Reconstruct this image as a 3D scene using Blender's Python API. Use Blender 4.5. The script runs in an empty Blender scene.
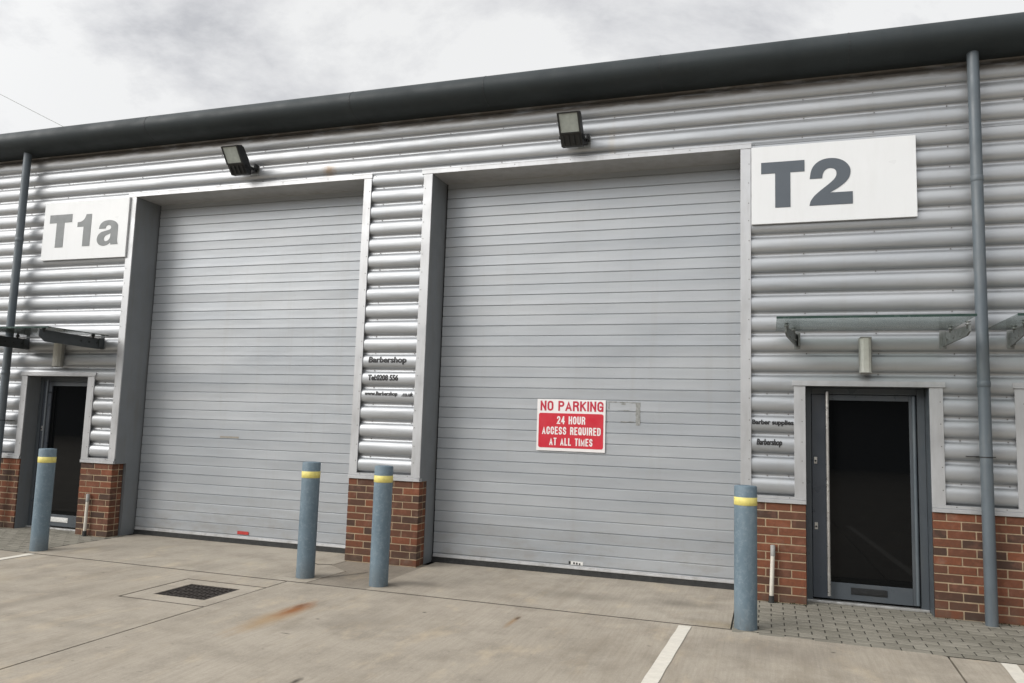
import bpy, bmesh, math, random
from mathutils import Vector, Matrix
random.seed(7)
scene = bpy.context.scene
COL = scene.collection
R = math.radians

# ------------------------------------------------------------------ mesh builder
class MB:
    def __init__(self):
        self.v = []; self.f = []; self.m = []; self.sm = []; self.a = []
    def face(self, pts, mi=0, smooth=False, a=0.0):
        n = len(self.v); self.v += [tuple(p) for p in pts]
        self.f.append(list(range(n, n + len(pts)))); self.m.append(mi); self.sm.append(smooth); self.a.append(a)
    def mesh(self, vs, fs, mi=0, smooth=False, a=0.0):
        n = len(self.v); self.v += [tuple(p) for p in vs]
        for f in fs:
            self.f.append([i + n for i in f]); self.m.append(mi); self.sm.append(smooth); self.a.append(a)
    def box(self, x0, x1, y0, y1, z0, z1, mi=0, bev=0.0, a=0.0):
        if bev <= 0:
            v = [(x0,y0,z0),(x1,y0,z0),(x1,y1,z0),(x0,y1,z0),(x0,y0,z1),(x1,y0,z1),(x1,y1,z1),(x0,y1,z1)]
            f = [(0,3,2,1),(4,5,6,7),(0,1,5,4),(1,2,6,5),(2,3,7,6),(3,0,4,7)]
            self.mesh(v, f, mi, False, a); return
        bm = bmesh.new(); bmesh.ops.create_cube(bm, size=1.0)
        for q in bm.verts:
            q.co = Vector(((x0+x1)/2 + q.co.x*(x1-x0), (y0+y1)/2 + q.co.y*(y1-y0), (z0+z1)/2 + q.co.z*(z1-z0)))
        bmesh.ops.bevel(bm, geom=bm.edges[:], offset=bev, segments=1, affect='EDGES')
        bm.verts.index_update()
        self.mesh([q.co[:] for q in bm.verts], [[q.index for q in f.verts] for f in bm.faces], mi, False, a); bm.free()
    def tube(self, pts, r, n=16, mi=0, caps=True, smooth=True):
        """round tube through points; r number or list"""
        pts = [Vector(p) for p in pts]
        rs = r if isinstance(r, (list, tuple)) else [r]*len(pts)
        rings = []; up = None
        for i, p in enumerate(pts):
            t = (pts[min(i+1, len(pts)-1)] - pts[max(i-1, 0)]).normalized()
            if t.length < 1e-9: t = Vector((0,0,1))
            ref = Vector((0,0,1)) if abs(t.z) < .9 else Vector((1,0,0))
            a = t.cross(ref).normalized(); b = t.cross(a).normalized()
            rings.append([p + (a*math.cos(2*math.pi*k/n) + b*math.sin(2*math.pi*k/n))*rs[i] for k in range(n)])
        vs = [q for ring in rings for q in ring]; fs = []
        for i in range(len(rings)-1):
            for k in range(n):
                fs.append((i*n+k, i*n+(k+1) % n, (i+1)*n+(k+1) % n, (i+1)*n+k))
        self.mesh(vs, fs, mi, smooth)
        if caps:
            self.mesh(rings[0], [tuple(reversed(range(n)))], mi); self.mesh(rings[-1], [tuple(range(n))], mi)
    def lathe(self, prof, cx, cy, n=32, mi=0, smooth=True):
        """profile of (radius, z) about a vertical axis"""
        vs = []; fs = []
        for (r, z) in prof:
            for k in range(n):
                t = 2*math.pi*k/n; vs.append((cx + r*math.cos(t), cy + r*math.sin(t), z))
        for i in range(len(prof)-1):
            for k in range(n):
                fs.append((i*n+k, i*n+(k+1) % n, (i+1)*n+(k+1) % n, (i+1)*n+k))
        self.mesh(vs, fs, mi, smooth)
    def prism_x(self, prof, x0, x1, mi=0, smooth=False, closed=True, caps=True):
        """profile of (y, z) swept along x"""
        n = len(prof)
        vs = [(x0, p[0], p[1]) for p in prof] + [(x1, p[0], p[1]) for p in prof]
        fs = [(i, (i+1) % n, n+(i+1) % n, n+i) for i in range(n if closed else n-1)]
        self.mesh(vs, fs, mi, smooth)
        if closed and caps:
            self.mesh(vs[:n], [tuple(reversed(range(n)))], mi); self.mesh(vs[n:], [tuple(range(n))], mi)
    def prism(self, outline, axis, d0, d1, mi=0):
        """outline in the two other axes, extruded along axis from d0 to d1"""
        n = len(outline)
        def P(p, d): return {'x': (d, p[0], p[1]), 'y': (p[0], d, p[1]), 'z': (p[0], p[1], d)}[axis]
        vs = [P(p, d0) for p in outline] + [P(p, d1) for p in outline]
        fs = [(i, (i+1) % n, n+(i+1) % n, n+i) for i in range(n)] + [tuple(reversed(range(n))), tuple(range(n, 2*n))]
        self.mesh(vs, fs, mi)
    def screw(self, x, y, z, r=0.006, mi=1, h=0.004):
        n = 8
        o = [(x + r*math.cos(2*math.pi*k/n), z + r*math.sin(2*math.pi*k/n)) for k in range(n)]
        self.prism(o, 'y', y - h, y + 0.002, mi)

def world_loc(o):
    l = Vector((0,0,0))
    while o is not None:
        l = l + o.location; o = o.parent
    return l

def link(name, me, parent=None, loc=None):
    o = bpy.data.objects.new(name, me); COL.objects.link(o)
    if parent: o.parent = parent
    return o

def obj(name, mb, mats, parent=None, base=None, normals=True):
    """link one mesh object; geometry is given in world coordinates"""
    off = world_loc(parent) if parent else Vector(base or (0,0,0))
    me = bpy.data.meshes.new(name)
    me.from_pydata([(v[0]-off.x, v[1]-off.y, v[2]-off.z) for v in mb.v], [], mb.f)
    for m in (mats if isinstance(mats, (list, tuple)) else [mats]): me.materials.append(m)
    me.polygons.foreach_set('material_index', mb.m)
    me.polygons.foreach_set('use_smooth', mb.sm)
    if any(mb.a):
        at = me.attributes.new('rnd', 'FLOAT', 'FACE'); at.data.foreach_set('value', mb.a)
    if normals:
        bm = bmesh.new(); bm.from_mesh(me); bmesh.ops.recalc_face_normals(bm, faces=bm.faces); bm.to_mesh(me); bm.free()
    me.update()
    o = link(name, me, parent)
    if not parent: o.location = off
    return o

def tag(o, label=None, cat=None, group=None, kind=None):
    if label: o['label'] = label
    if cat: o['category'] = cat
    if group: o['group'] = group
    if kind: o['kind'] = kind
    return o

def thing(name, label, cat, loc=(0,0,0), group=None):
    o = bpy.data.objects.new(name, None); COL.objects.link(o); o.location = loc
    o.empty_display_size = .2
    return tag(o, label, cat, group)

def dup(root, loc):
    r = root.copy(); COL.objects.link(r); r.location = loc
    for ch in list(root.children):
        c = ch.copy(); COL.objects.link(c); c.parent = r
        for g in list(ch.children):
            d = g.copy(); COL.objects.link(d); d.parent = c
    return r

# ------------------------------------------------------------------ materials
class NT:
    def __init__(self, tree): self.t = tree
    def n(self, typ, **kw):
        nd = self.t.nodes.new(typ)
        for k, v in kw.items():
            if k == 'i':
                for a, b in v.items():
                    if isinstance(b, bpy.types.NodeSocket): self.t.links.new(b, nd.inputs[a])
                    else: nd.inputs[a].default_value = b
            else: setattr(nd, k, v)
        return nd
    def math(self, op, a, b=None, c=None, clamp=False):
        nd = self.t.nodes.new('ShaderNodeMath'); nd.operation = op; nd.use_clamp = clamp
        for i, x in enumerate((a, b, c)):
            if x is None: continue
            if isinstance(x, bpy.types.NodeSocket): self.t.links.new(x, nd.inputs[i])
            else: nd.inputs[i].default_value = x
        return nd.outputs[0]
    def mix(self, fac, a, b, blend='MIX'):
        nd = self.t.nodes.new('ShaderNodeMix'); nd.data_type = 'RGBA'; nd.blend_type = blend
        for i, x in ((0, fac), (6, a), (7, b)):
            if isinstance(x, bpy.types.NodeSocket): self.t.links.new(x, nd.inputs[i])
            else: nd.inputs[i].default_value = x if i == 0 else (*x[:3], 1)
        return nd.outputs[2]
    def noise(self, vec, scale, detail=4, rough=.55, dist=0.0):
        return self.n('ShaderNodeTexNoise', i={'Vector': vec, 'Scale': scale, 'Detail': detail, 'Roughness': rough, 'Distortion': dist}).outputs[0]
    def scale(self, vec, s, loc=(0,0,0)):
        return self.n('ShaderNodeMapping', i={'Vector': vec, 'Scale': s, 'Location': loc}).outputs[0]
    def rng(self, x, a, b, c=0.0, d=1.0):
        return self.n('ShaderNodeMapRange', i={0: x, 1: a, 2: b, 3: c, 4: d}).outputs[0]

def new_mat(name):
    m = bpy.data.materials.new(name); m.use_nodes = True
    nt = NT(m.node_tree); b = m.node_tree.nodes['Principled BSDF']
    tc = nt.n('ShaderNodeTexCoord')
    return m, nt, b, tc.outputs['Object']

def L(nt, a, b): nt.t.links.new(a, b)

def paint(name, col, rough=.45, metal=0.0, var=.12, scale=6.0, bump=.0, spec=.5, dirt=0.0, dirtcol=(.16,.14,.11), rvar=.12):
    m, nt, b, oc = new_mat(name)
    n1 = nt.noise(oc, scale, 5, .6)
    c = nt.mix(nt.rng(n1, .3, .7), [x*(1-var) for x in col], [min(1, x*(1+var)) for x in col])
    if dirt > 0:
        n2 = nt.noise(nt.scale(oc, (7, 7, 1.2)), 1.3, 6, .65)
        c = nt.mix(nt.math('MULTIPLY', nt.rng(n2, .48, .75), dirt), c, dirtcol)
    L(nt, c, b.inputs['Base Color'])
    n3 = nt.noise(oc, scale*2.3, 3)
    L(nt, nt.rng(n3, .3, .7, max(.02, rough-rvar), rough+rvar), b.inputs['Roughness'])
    b.inputs['Metallic'].default_value = metal
    b.inputs['Specular IOR Level'].default_value = spec
    if bump > 0:
        bp = nt.n('ShaderNodeBump', i={'Strength': bump, 'Distance': .004, 'Height': nt.noise(oc, scale*12, 3)})
        L(nt, bp.outputs[0], b.inputs['Normal'])
    return m

def blob(nt, sep, cx, cy, rx, ry, wob=None, p=1.0):
    """0..1 mask of an uneven oval stain"""
    dx = nt.math('DIVIDE', nt.math('SUBTRACT', sep[0], cx), rx)
    dy = nt.math('DIVIDE', nt.math('SUBTRACT', sep[1], cy), ry)
    d = nt.math('SQRT', nt.math('ADD', nt.math('MULTIPLY', dx, dx), nt.math('MULTIPLY', dy, dy)))
    if wob is not None: d = nt.math('ADD', d, nt.math('MULTIPLY', nt.math('SUBTRACT', wob, .5), 1.1))
    return nt.rng(d, 1.0, .15, 0, p)

def cladding_mat():
    m, nt, b, oc = new_mat('silver_cladding')
    sp = nt.n('ShaderNodeSeparateXYZ', i={0: oc}); sx, sy, sz = sp.outputs
    base = nt.mix(nt.rng(nt.noise(nt.scale(oc, (.35, 1, 2.0)), 1.2, 4), .35, .65), (.34,.356,.374), (.405,.417,.43))
    grime = nt.noise(nt.scale(oc, (5.5, 1, .55)), 1.0, 6, .7)
    c = nt.mix(nt.rng(grime, .54, .78, 0, .22), base, (.30,.27,.23))
    fine = nt.noise(nt.scale(oc, (22, 1, 9)), 1.0, 4, .7)
    c = nt.mix(nt.rng(fine, .60, .80, 0, .25), c, (.26,.23,.19))
    w = nt.noise(nt.scale(oc, (9, 1, 3)), 1.0, 3)
    st = blob(nt, (sx, sz), 2.47, 4.05, .055, .75, w, .42)
    c = nt.mix(st, c, (.42,.36,.27))
    st = blob(nt, (sx, sz), -.90, 4.46, .11, .09, nt.noise(nt.scale(oc, (30,1,30)), 1, 3), .75)
    c = nt.mix(st, c, (.25,.17,.10))
    top = nt.rng(sz, 4.85, 4.905, 0, .95)      # dirt plus the eave's shade, painted brown into the top rib
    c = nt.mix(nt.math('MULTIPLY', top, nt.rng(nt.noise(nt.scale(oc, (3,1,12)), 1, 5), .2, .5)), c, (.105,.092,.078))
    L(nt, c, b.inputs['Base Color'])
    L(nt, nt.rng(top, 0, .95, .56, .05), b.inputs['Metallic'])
    L(nt, nt.rng(nt.noise(nt.scale(oc, (2,1,9)), 1.5, 4), 0.3, .7, .36, .50), b.inputs['Roughness'])
    wav = nt.noise(nt.scale(oc, (1.1, 1, 5)), 1.0, 2)
    bp = nt.n('ShaderNodeBump', i={'Strength': .3, 'Distance': .028, 'Height': wav})
    L(nt, bp.outputs[0], b.inputs['Normal'])
    return m

def shutter_mat():
    m, nt, b, oc = new_mat('shutter_paint')
    n1 = nt.noise(nt.scale(oc, (.5, 1, 3)), 1.3, 5)
    c = nt.mix(nt.rng(n1, .3, .7), (.352,.376,.402), (.416,.435,.453))
    szz = nt.n('ShaderNodeSeparateXYZ', i={0: oc}).outputs[2]
    wn = nt.n('ShaderNodeTexWhiteNoise', noise_dimensions='1D', i={'W': nt.math('FLOOR', nt.math('DIVIDE', nt.math('SUBTRACT', szz, .0985), .1155))}).outputs[0]
    c = nt.mix(nt.math('MULTIPLY', wn, .16), c, (.27,.285,.30))
    spk = nt.noise(nt.scale(oc, (1, 1, 1)), 55, 3, .6)
    c = nt.mix(nt.rng(spk, .66, .76, 0, .35), c, (.20,.19,.175))
    lowd = nt.math('MULTIPLY', nt.rng(szz, .75, .1), nt.rng(nt.noise(nt.scale(oc, (2.2, 1, 5)), 1.5, 6, .7), .46, .66, 0, .38))
    c = nt.mix(lowd, c, (.26,.235,.20))
    sc = nt.noise(nt.scale(oc, (1.2, 1, 28)), 1.3, 4, .7)
    c = nt.mix(nt.rng(sc, .60, .78, 0, .22), c, (.26,.25,.235))
    dr = nt.noise(nt.scale(oc, (9, 1, .4)), 1.0, 5, .65)
    c = nt.mix(nt.rng(dr, .55, .8, 0, .22), c, (.30,.285,.26))
    L(nt, c, b.inputs['Base Color'])
    b.inputs['Metallic'].default_value = .30
    L(nt, nt.rng(n1, .3, .7, .40, .52), b.inputs['Roughness'])
    wav = nt.noise(nt.scale(oc, (2.6, 1, 8.65)), 1.0, 2)
    mic = nt.noise(nt.scale(oc, (60, 1, 60)), 1.0, 2)
    bp = nt.n('ShaderNodeBump', i={'Strength': .2, 'Distance': .012, 'Height': nt.math('ADD', wav, nt.math('MULTIPLY', mic, .02))})
    L(nt, bp.outputs[0], b.inputs['Normal'])
    return m

def brick_mat():
    m, nt, b, oc = new_mat('red_brick')
    at = nt.n('ShaderNodeAttribute', attribute_name='rnd').outputs['Fac']
    ramp = nt.n('ShaderNodeValToRGB', i={0: at}); e = ramp.color_ramp.elements
    e[0].position = .0; e[0].color = (.062,.040,.030,1); e[1].position = 1; e[1].color = (.205,.072,.036,1)
    q = e.new(.35); q.color = (.115,.054,.034,1); q = e.new(.65); q.color = (.155,.060,.033,1)
    n1 = nt.noise(oc, 38, 6, .7); n2 = nt.noise(oc, 9, 4)
    c = nt.mix(nt.rng(n1, .35, .7, 0, .55), ramp.outputs[0], (.075,.04,.032))
    c = nt.mix(nt.rng(n2, .52, .75, 0, .35), c, (.33,.15,.10))
    c = nt.mix(nt.rng(nt.noise(oc, 5, 5), .60, .8, 0, .3), c, (.36,.30,.24))
    bz = nt.n('ShaderNodeSeparateXYZ', i={0: oc}).outputs[2]
    c = nt.mix(nt.math('MULTIPLY', nt.rng(bz, .20, .02), nt.rng(n2, .38, .62, 0, .6)), c, (.085,.072,.055))
    L(nt, c, b.inputs['Base Color']); b.inputs['Roughness'].default_value = .88; b.inputs['Specular IOR Level'].default_value = .25
    bp = nt.n('ShaderNodeBump', i={'Strength': .6, 'Distance': .003, 'Height': n1}); L(nt, bp.outputs[0], b.inputs['Normal'])
    return m

def concrete_mat(name, c0, c1, stains=True, brush_y=True):
    m, nt, b, oc = new_mat(name)
    sp = nt.n('ShaderNodeSeparateXYZ', i={0: oc}); s = sp.outputs
    big = nt.noise(oc, .55, 5, .6); mid = nt.noise(oc, 2.6, 6, .62)
    c = nt.mix(nt.rng(big, .3, .7), c0, c1)
    c = nt.mix(nt.rng(mid, .45, .68, 0, .55), c, [x*.62 for x in c0])
    brv = (26, 1.1, 1) if brush_y else (1.1, 26, 1)
    br = nt.noise(nt.scale(oc, brv), 1.6, 4, .7)
    c = nt.mix(nt.rng(br, .40, .66, 0, .30), c, [x*.62 for x in c0])
    fine = nt.noise(nt.scale(oc, (110, 30, 1)), 1.0, 3, .7)
    c = nt.mix(nt.rng(fine, .5, .75, 0, .28), c, [min(1, x*1.25) for x in c1])
    pit = nt.noise(oc, 42, 4, .75); c = nt.mix(nt.rng(pit, .56, .72, 0, .42), c, [x*.55 for x in c0]); c = nt.mix(nt.rng(pit, .42, .30, 0, .30), c, [min(1, x*1.22) for x in c1])
    spot = nt.noise(oc, 13, 3, .6); c = nt.mix(nt.rng(spot, .67, .74, 0, .45), c, [x*.42 for x in c0])
    grit = nt.noise(oc, 240, 2, .6)
    c = nt.mix(nt.rng(grit, .56, .74, 0, .40), c, [x*.45 for x in c0])
    wear = nt.noise(nt.scale(oc, (1.6, .8, 1), (3.1, 1.7, 0)), 1.5, 7, .72)
    c = nt.mix(nt.rng(wear, .54, .70, 0, .55), c, (c1[0]*1.22, c1[1]*1.13, c1[2]*.98))
    if stains:
        bands = nt.noise(nt.scale(oc, (2.4, .42, 1), (7.7, 2.2, 0)), 1.2, 6, .7)
        c = nt.mix(nt.rng(bands, .52, .70, 0, .42), c, [c0[0]*.62, c0[1]*.58, c0[2]*.52])
        w = nt.noise(nt.scale(oc, (16, 3.2, 1)), 1.0, 7, .75); w2 = nt.noise(nt.scale(oc, (3, 1.5, 1)), 1.0, 4)
        wf = nt.noise(nt.scale(oc, (14, 14, 1)), 1.0, 4)
        for (cx, cy, rx, ry, p, col, ww) in (
            (-2.63, -2.42, .16, .62, .62, (.33,.205,.085), w), (-2.63, -2.12, .10, .36, .95, (.24,.095,.03), w), (-2.655, -1.99, .05, .14, .8, (.15,.055,.02), w),
            (-.905, -1.72, .035, .26, .75, (.26,.15,.06), w), (-.90, -1.60, .026, .085, .85, (.06,.035,.02), w),
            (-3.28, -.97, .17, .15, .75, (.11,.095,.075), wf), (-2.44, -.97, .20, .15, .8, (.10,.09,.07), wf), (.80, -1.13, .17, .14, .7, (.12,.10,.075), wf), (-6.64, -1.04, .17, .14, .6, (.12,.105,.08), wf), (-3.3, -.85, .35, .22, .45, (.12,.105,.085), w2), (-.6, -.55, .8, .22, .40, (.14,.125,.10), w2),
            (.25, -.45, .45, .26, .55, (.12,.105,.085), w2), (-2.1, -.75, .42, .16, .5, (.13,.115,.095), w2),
            (.62, -1.1, .28, .16, .40, (.25,.19,.10), w2), (-5.4, -3.0, .5, .45, .30, (.13,.115,.095), w2),
            (-4.7, -2.9, .16, 1.2, .35, (.14,.12,.095), w2), (-3.9, -3.2, .9, .12, .30, (.14,.125,.10), w2),
            (-5.9, -2.4, .5, .4, .45, (.40,.34,.245), w2), (-1.9, -2.2, .4, .35, .35, (.15,.13,.105), w2),
            (1.0, -1.7, .7, .35, .42, (.14,.12,.10), w2), (-1.63, -3.6, .03, .09, .9, (.05,.04,.03), wf),
            (-5.1, -1.65, .03, .012, .8, (.08,.07,.06), wf), (-1.65, -1.75, .022, .022, .9, (.06,.05,.04), wf),
            (1.45, -1.55, .022, .022, .9, (.05,.045,.035), wf), (-2.3, -2.3, .02, .02, .8, (.06,.05,.04), wf),
            (.2, -1.95, .02, .012, .8, (.07,.06,.05), wf), (-2.28, -2.75, .06, .015, .8, (.07,.06,.05), wf)):
            c = nt.mix(blob(nt, s, cx, cy, rx, ry, ww, p), c, col)
    L(nt, c, b.inputs['Base Color'])
    L(nt, nt.rng(mid, .3, .7, .72, .9), b.inputs['Roughness']); b.inputs['Specular IOR Level'].default_value = .3
    h = nt.math('ADD', nt.math('MULTIPLY', br, .7), nt.math('ADD', nt.math('MULTIPLY', fine, .5), nt.math('MULTIPLY', grit, .25)))
    bp = nt.n('ShaderNodeBump', i={'Strength': .55, 'Distance': .004, 'Height': h}); L(nt, bp.outputs[0], b.inputs['Normal'])
    return m

def paver_mat():
    m, nt, b, oc = new_mat('paver_concrete')
    at = nt.n('ShaderNodeAttribute', attribute_name='rnd').outputs['Fac']
    c = nt.mix(at, (.185,.174,.143), (.265,.248,.208))
    n = nt.noise(oc, 45, 5, .7); n2 = nt.noise(oc, 1.6, 5)
    c = nt.mix(nt.rng(n, .4, .7, 0, .4), c, (.115,.108,.086))
    c = nt.mix(nt.rng(n2, .5, .72, 0, .55), c, (.31,.292,.245))
    L(nt, c, b.inputs['Base Color']); b.inputs['Roughness'].default_value = .9; b.inputs['Specular IOR Level'].default_value = .25
    bp = nt.n('ShaderNodeBump', i={'Strength': .6, 'Distance': .003, 'Height': n}); L(nt, bp.outputs[0], b.inputs['Normal'])
    return m

def bollard_mat():
    m, nt, b, oc = new_mat('bollard_paint')
    n1 = nt.noise(nt.scale(oc, (5, 5, 1.5)), 1.6, 6, .65); n2 = nt.noise(oc, 30, 5, .7)
    c = nt.mix(nt.rng(n1, .3, .7), (.088,.135,.172), (.150,.205,.245))
    c = nt.mix(nt.rng(n2, .5, .72, 0, .55), c, (.225,.275,.305))
    c = nt.mix(nt.rng(nt.noise(nt.scale(oc, (20, 20, 5)), 1.5, 4, .7), .60, .74, 0, .6), c, (.07,.11,.145))
    sp = nt.n('ShaderNodeSeparateXYZ', i={0: oc})
    low = nt.math('MULTIPLY', nt.rng(sp.outputs[2], .22, .0), nt.rng(n1, .35, .6))
    c = nt.mix(nt.math('MULTIPLY', low, .6), c, (.10,.105,.10))
    L(nt, c, b.inputs['Base Color']); L(nt, nt.rng(n1, .3, .7, .5, .75), b.inputs['Roughness'])
    bp = nt.n('ShaderNodeBump', i={'Strength': .25, 'Distance': .003, 'Height': n2}); L(nt, bp.outputs[0], b.inputs['Normal'])
    return m

def glass_dark_mat():
    m, nt, b, oc = new_mat('door_glass')
    b.inputs['Base Color'].default_value = (.004,.0045,.005,1); b.inputs['Roughness'].default_value = .03
    b.inputs['IOR'].default_value = 1.27
    bp = nt.n('ShaderNodeBump', i={'Strength': .03, 'Distance': .01, 'Height': nt.noise(oc, 2.0, 2)}); L(nt, bp.outputs[0], b.inputs['Normal'])
    return m

def canopy_glass_mat(name='canopy_glass', lo=.12, hi=.40):
    m, nt, b, oc = new_mat(name)
    b.inputs['Base Color'].default_value = (.065,.078,.072,1); b.inputs['Roughness'].default_value = .08
    tr = nt.n('ShaderNodeBsdfTransparent', i={0: (.80,.835,.82,1)})
    dirt = nt.noise(nt.scale(oc, (3, 6, 1)), 2.0, 6, .7)
    mx = nt.n('ShaderNodeMixShader', i={0: nt.rng(dirt, .35, .75, lo, hi), 1: tr.outputs[0], 2: b.outputs[0]})
    L(nt, mx.outputs[0], m.node_tree.nodes['Material Output'].inputs[0])
    return m

M = {}
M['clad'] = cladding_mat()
M['trim'] = paint('silver_trim', (.47,.478,.49), .42, .45, .07, 1.6, 0, dirt=.25)
M['reveal'] = paint('shaded_reveal', (.20,.215,.228), .45, .2, .10, 1.3, 0, dirt=.3)  # silver flashing with its shade put into a darker base colour
M['soffit'] = paint('soffit_trim', (.40,.405,.41), .5, .2, .08, 1.5, 0, dirt=.3)
M['screw'] = paint('screw_steel', (.16,.155,.15), .5, .5, .2, 20)
M['shutter'] = shutter_mat()
M['rail'] = paint('shutter_rail', (.52,.525,.53), .45, .35, .1, 4, 0, dirt=.4)
M['rubber'] = paint('black_rubber', (.028,.029,.028), .75, 0, .3, 14, .3)
M['gap'] = paint('dark_gap', (.012,.012,.013), .9)
M['brick'] = brick_mat()
M['mortar'] = paint('mortar', (.35,.27,.18), .95, 0, .2, 16, .5, spec=.2)
M['eave'] = paint('slate_eave', (.026,.033,.036), .60, 0, .12, 1.2, 0, dirt=.25, dirtcol=(.045,.05,.05), spec=.3)
M['seam'] = paint('eave_seam', (.018,.022,.025), .6)
M['roof'] = paint('roof_sheet', (.17,.18,.185), .55, .2, .1, 2)
M['core'] = paint('inner_wall', (.10,.10,.10), .9)
M['pipe'] = paint('slate_pipe', (.092,.113,.13), .45, 0, .12, 2.5, 0, dirt=.35, dirtcol=(.20,.20,.19))
M['dframe'] = paint('slate_door_paint', (.070,.082,.094), .38, 0, .08, 3, 0, dirt=.15)
M['dleaf'] = paint('shaded_door_paint', (.052,.062,.078), .36, 0, .08, 3, 0, dirt=.15)  # left stile: slate door colour with shade painted in
M['glass'] = glass_dark_mat()
M['steel'] = paint('brushed_steel', (.58,.57,.55), .35, .85, .1, 14)
M['alu'] = paint('threshold_aluminium', (.5,.5,.49), .45, .6, .15, 9, dirt=.4)
M['black'] = paint('black_plastic', (.014,.015,.016), .5, 0, .2, 18)
M['lampglass'] = paint('lamp_glass', (.33,.36,.335), .12, 0, .16, 11, spec=.6)
M['bulk'] = paint('aged_white_plastic', (.55,.55,.51), .4, 0, .12, 9, 0, dirt=.3, dirtcol=(.34,.32,.27))
M['bulkbase'] = paint('grey_plastic', (.26,.26,.245), .5, 0, .12, 9)
M['galv'] = paint('galvanised', (.22,.23,.225), .45, .55, .2, 22, dirt=.3)
M['bracket'] = paint('slate_bracket', (.055,.063,.068), .5, .1, .15, 9)
M['cglass'] = canopy_glass_mat()
M['cglass2'] = canopy_glass_mat('grimy_canopy_glass', .72, .92)
M['cedge'] = paint('glass_edge', (.03,.055,.047), .2)
M['sign'] = paint('sign_white', (.685,.70,.71), .38, 0, .02, 1.3, 0, dirt=.12, dirtcol=(.45,.45,.42))
M['sledge'] = paint('sign_edge', (.42,.43,.44), .5)
M['ltr_dark'] = paint('slate_lettering', (.075,.09,.108), .45, 0, .04)
M['ltr_grey'] = paint('faded_grey_lettering', (.165,.178,.182), .5, 0, .05)
M['ltr_black'] = paint('black_vinyl', (.012,.012,.014), .5, 0, .3, 60)
M['np_white'] = paint('notice_white', (.74,.72,.715), .4, 0, .03, 4)
M['np_red'] = paint('notice_red', (.52,.020,.038), .4, 0, .07, 6)
M['np_ltr'] = paint('notice_red_letter', (.46,.02,.045), .4, 0, .05)
M['bollard'] = bollard_mat()
M['yellow'] = paint('yellow_tape', (.66,.575,.17), .5, 0, .14, 25, .1)
M['ptube'] = paint('white_tube', (.60,.57,.50), .5, 0, .1, 20, 0, dirt=.55, dirtcol=(.28,.24,.17))
M['iron'] = paint('cast_iron', (.035,.028,.023), .8, .2, .45, 24, .8)
M['conc'] = concrete_mat('yard_concrete', (.332,.293,.238), (.418,.372,.307))
M['apron'] = concrete_mat('apron_concrete', (.342,.303,.247), (.428,.384,.319))
M['conc2'] = concrete_mat('patch_concrete', (.235,.205,.165), (.31,.275,.225), stains=False)
M['drainc'] = concrete_mat('drain_concrete', (.36,.318,.26), (.43,.385,.32), stains=False)
M['paver'] = paver_mat()
M['bed'] = paint('paving_bed', (.040,.037,.028), .95, 0, .35, 14, .5)
M['asphalt'] = paint('asphalt', (.052,.051,.050), .9, 0, .25, 30, .5)
M['seal'] = paint('joint_seal', (.022,.018,.013), .9, 0, .4, 8)
M['line'] = paint('road_paint', (.66,.625,.55), .75, 0, .10, 9, .3, dirt=.35, dirtcol=(.40,.36,.29))
M['vinyl'] = paint('tape_residue', (.24,.245,.235), .8, 0, .35, 40)
M['stred'] = paint('sticker_red', (.42,.035,.03), .5, 0, .3, 50)
M['stwhite'] = paint('sticker_white', (.66,.66,.64), .5, 0, .15, 50)
M['moss'] = paint('moss', (.030,.038,.014), .95, 0, .5, 60, .8)

# ------------------------------------------------------------------ key dimensions (metres; facade plane y = 0, ground z = 0)
LX, RX = -15.0, 9.0             # ends of the terrace
A, B = -6.731, -3.420           # first shutter opening
C_, D = -2.556, .763            # second shutter opening
LZ = 4.321                      # lintel
SY = .405                       # shutter plane
PITCH, K0 = .1917, .953         # cladding ribs: pitch and height of the first valley
DOORS = [(-8.303, -7.273), (1.343, 2.376), (3.135, 4.168)]
DZ = 1.989
EAVE = 5.0
YF = -.008                      # front of trims

# ------------------------------------------------------------------ setting: ground
def rect_slab(mb, x0, x1, y0, y1, z1=0.0, t=.03, mi=0):
    mb.box(x0, x1, y0, y1, z1 - t, z1, mi)

g = MB(); S = 400
g.face([(-S,-S,-.034),(S,-S,-.034),(S,S,-.034),(-S,S,-.034)])
tag(obj('ground', g, M['asphalt']), kind='structure')
J = .0075; JY = .019
def quad_slab(mb, pts, z=0.0, t=.028, mi=0):
    mb.prism(pts, 'z', z - t, z, mi)
y = MB()
quad_slab(y, [(-60,-40),(-4.205,-40),(-4.205,-1.2-JY),(-60,-1.2-JY)])
quad_slab(y, [(-4.205,-40),(-3.325-J,-40),(-3.325-J,-2.366),(-4.205,-2.366)])
quad_slab(y, [(-4.205,-1.516),(-3.325-J,-1.516),(-3.325-J,-1.2-JY),(-4.205,-1.2-JY)])
quad_slab(y, [(-3.325+J,-40),(1.30,-40),(2.225-J,-1.315),(2.20-J,-1.295),(.74,-1.2-JY),(-3.325+J,-1.2-JY)])
quad_slab(y, [(1.30+2*J,-40),(60,-40),(60,-1.30),(2.225+J,-1.315)])
tag(obj('yard_slab', y, M['conc']), kind='structure')
y = MB()
ap = [(-6.665,-1.2+JY),(-3.14,-1.2+JY),(-3.10,-.53),(-3.40,-.30),(-3.402,.60),(-6.665,.60)]
quad_slab(y, ap)
quad_slab(y, [(-2.50,-1.2+JY),(.725,-1.2+JY),(.725,.60),(-2.50,.60)])
tag(obj('shutter_apron', y, M['apron']), kind='structure')
y = MB()
quad_slab(y, [(-3.14+.006,-1.2+JY),(-2.50-.002,-1.2+JY),(-2.50-.002,.2),(-3.396,.2),(-3.394,-.298),(-3.094,-.522)], z=-.003, t=.025)
tag(obj('apron_patch', y, M['conc2']), kind='structure')
y = MB()
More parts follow.
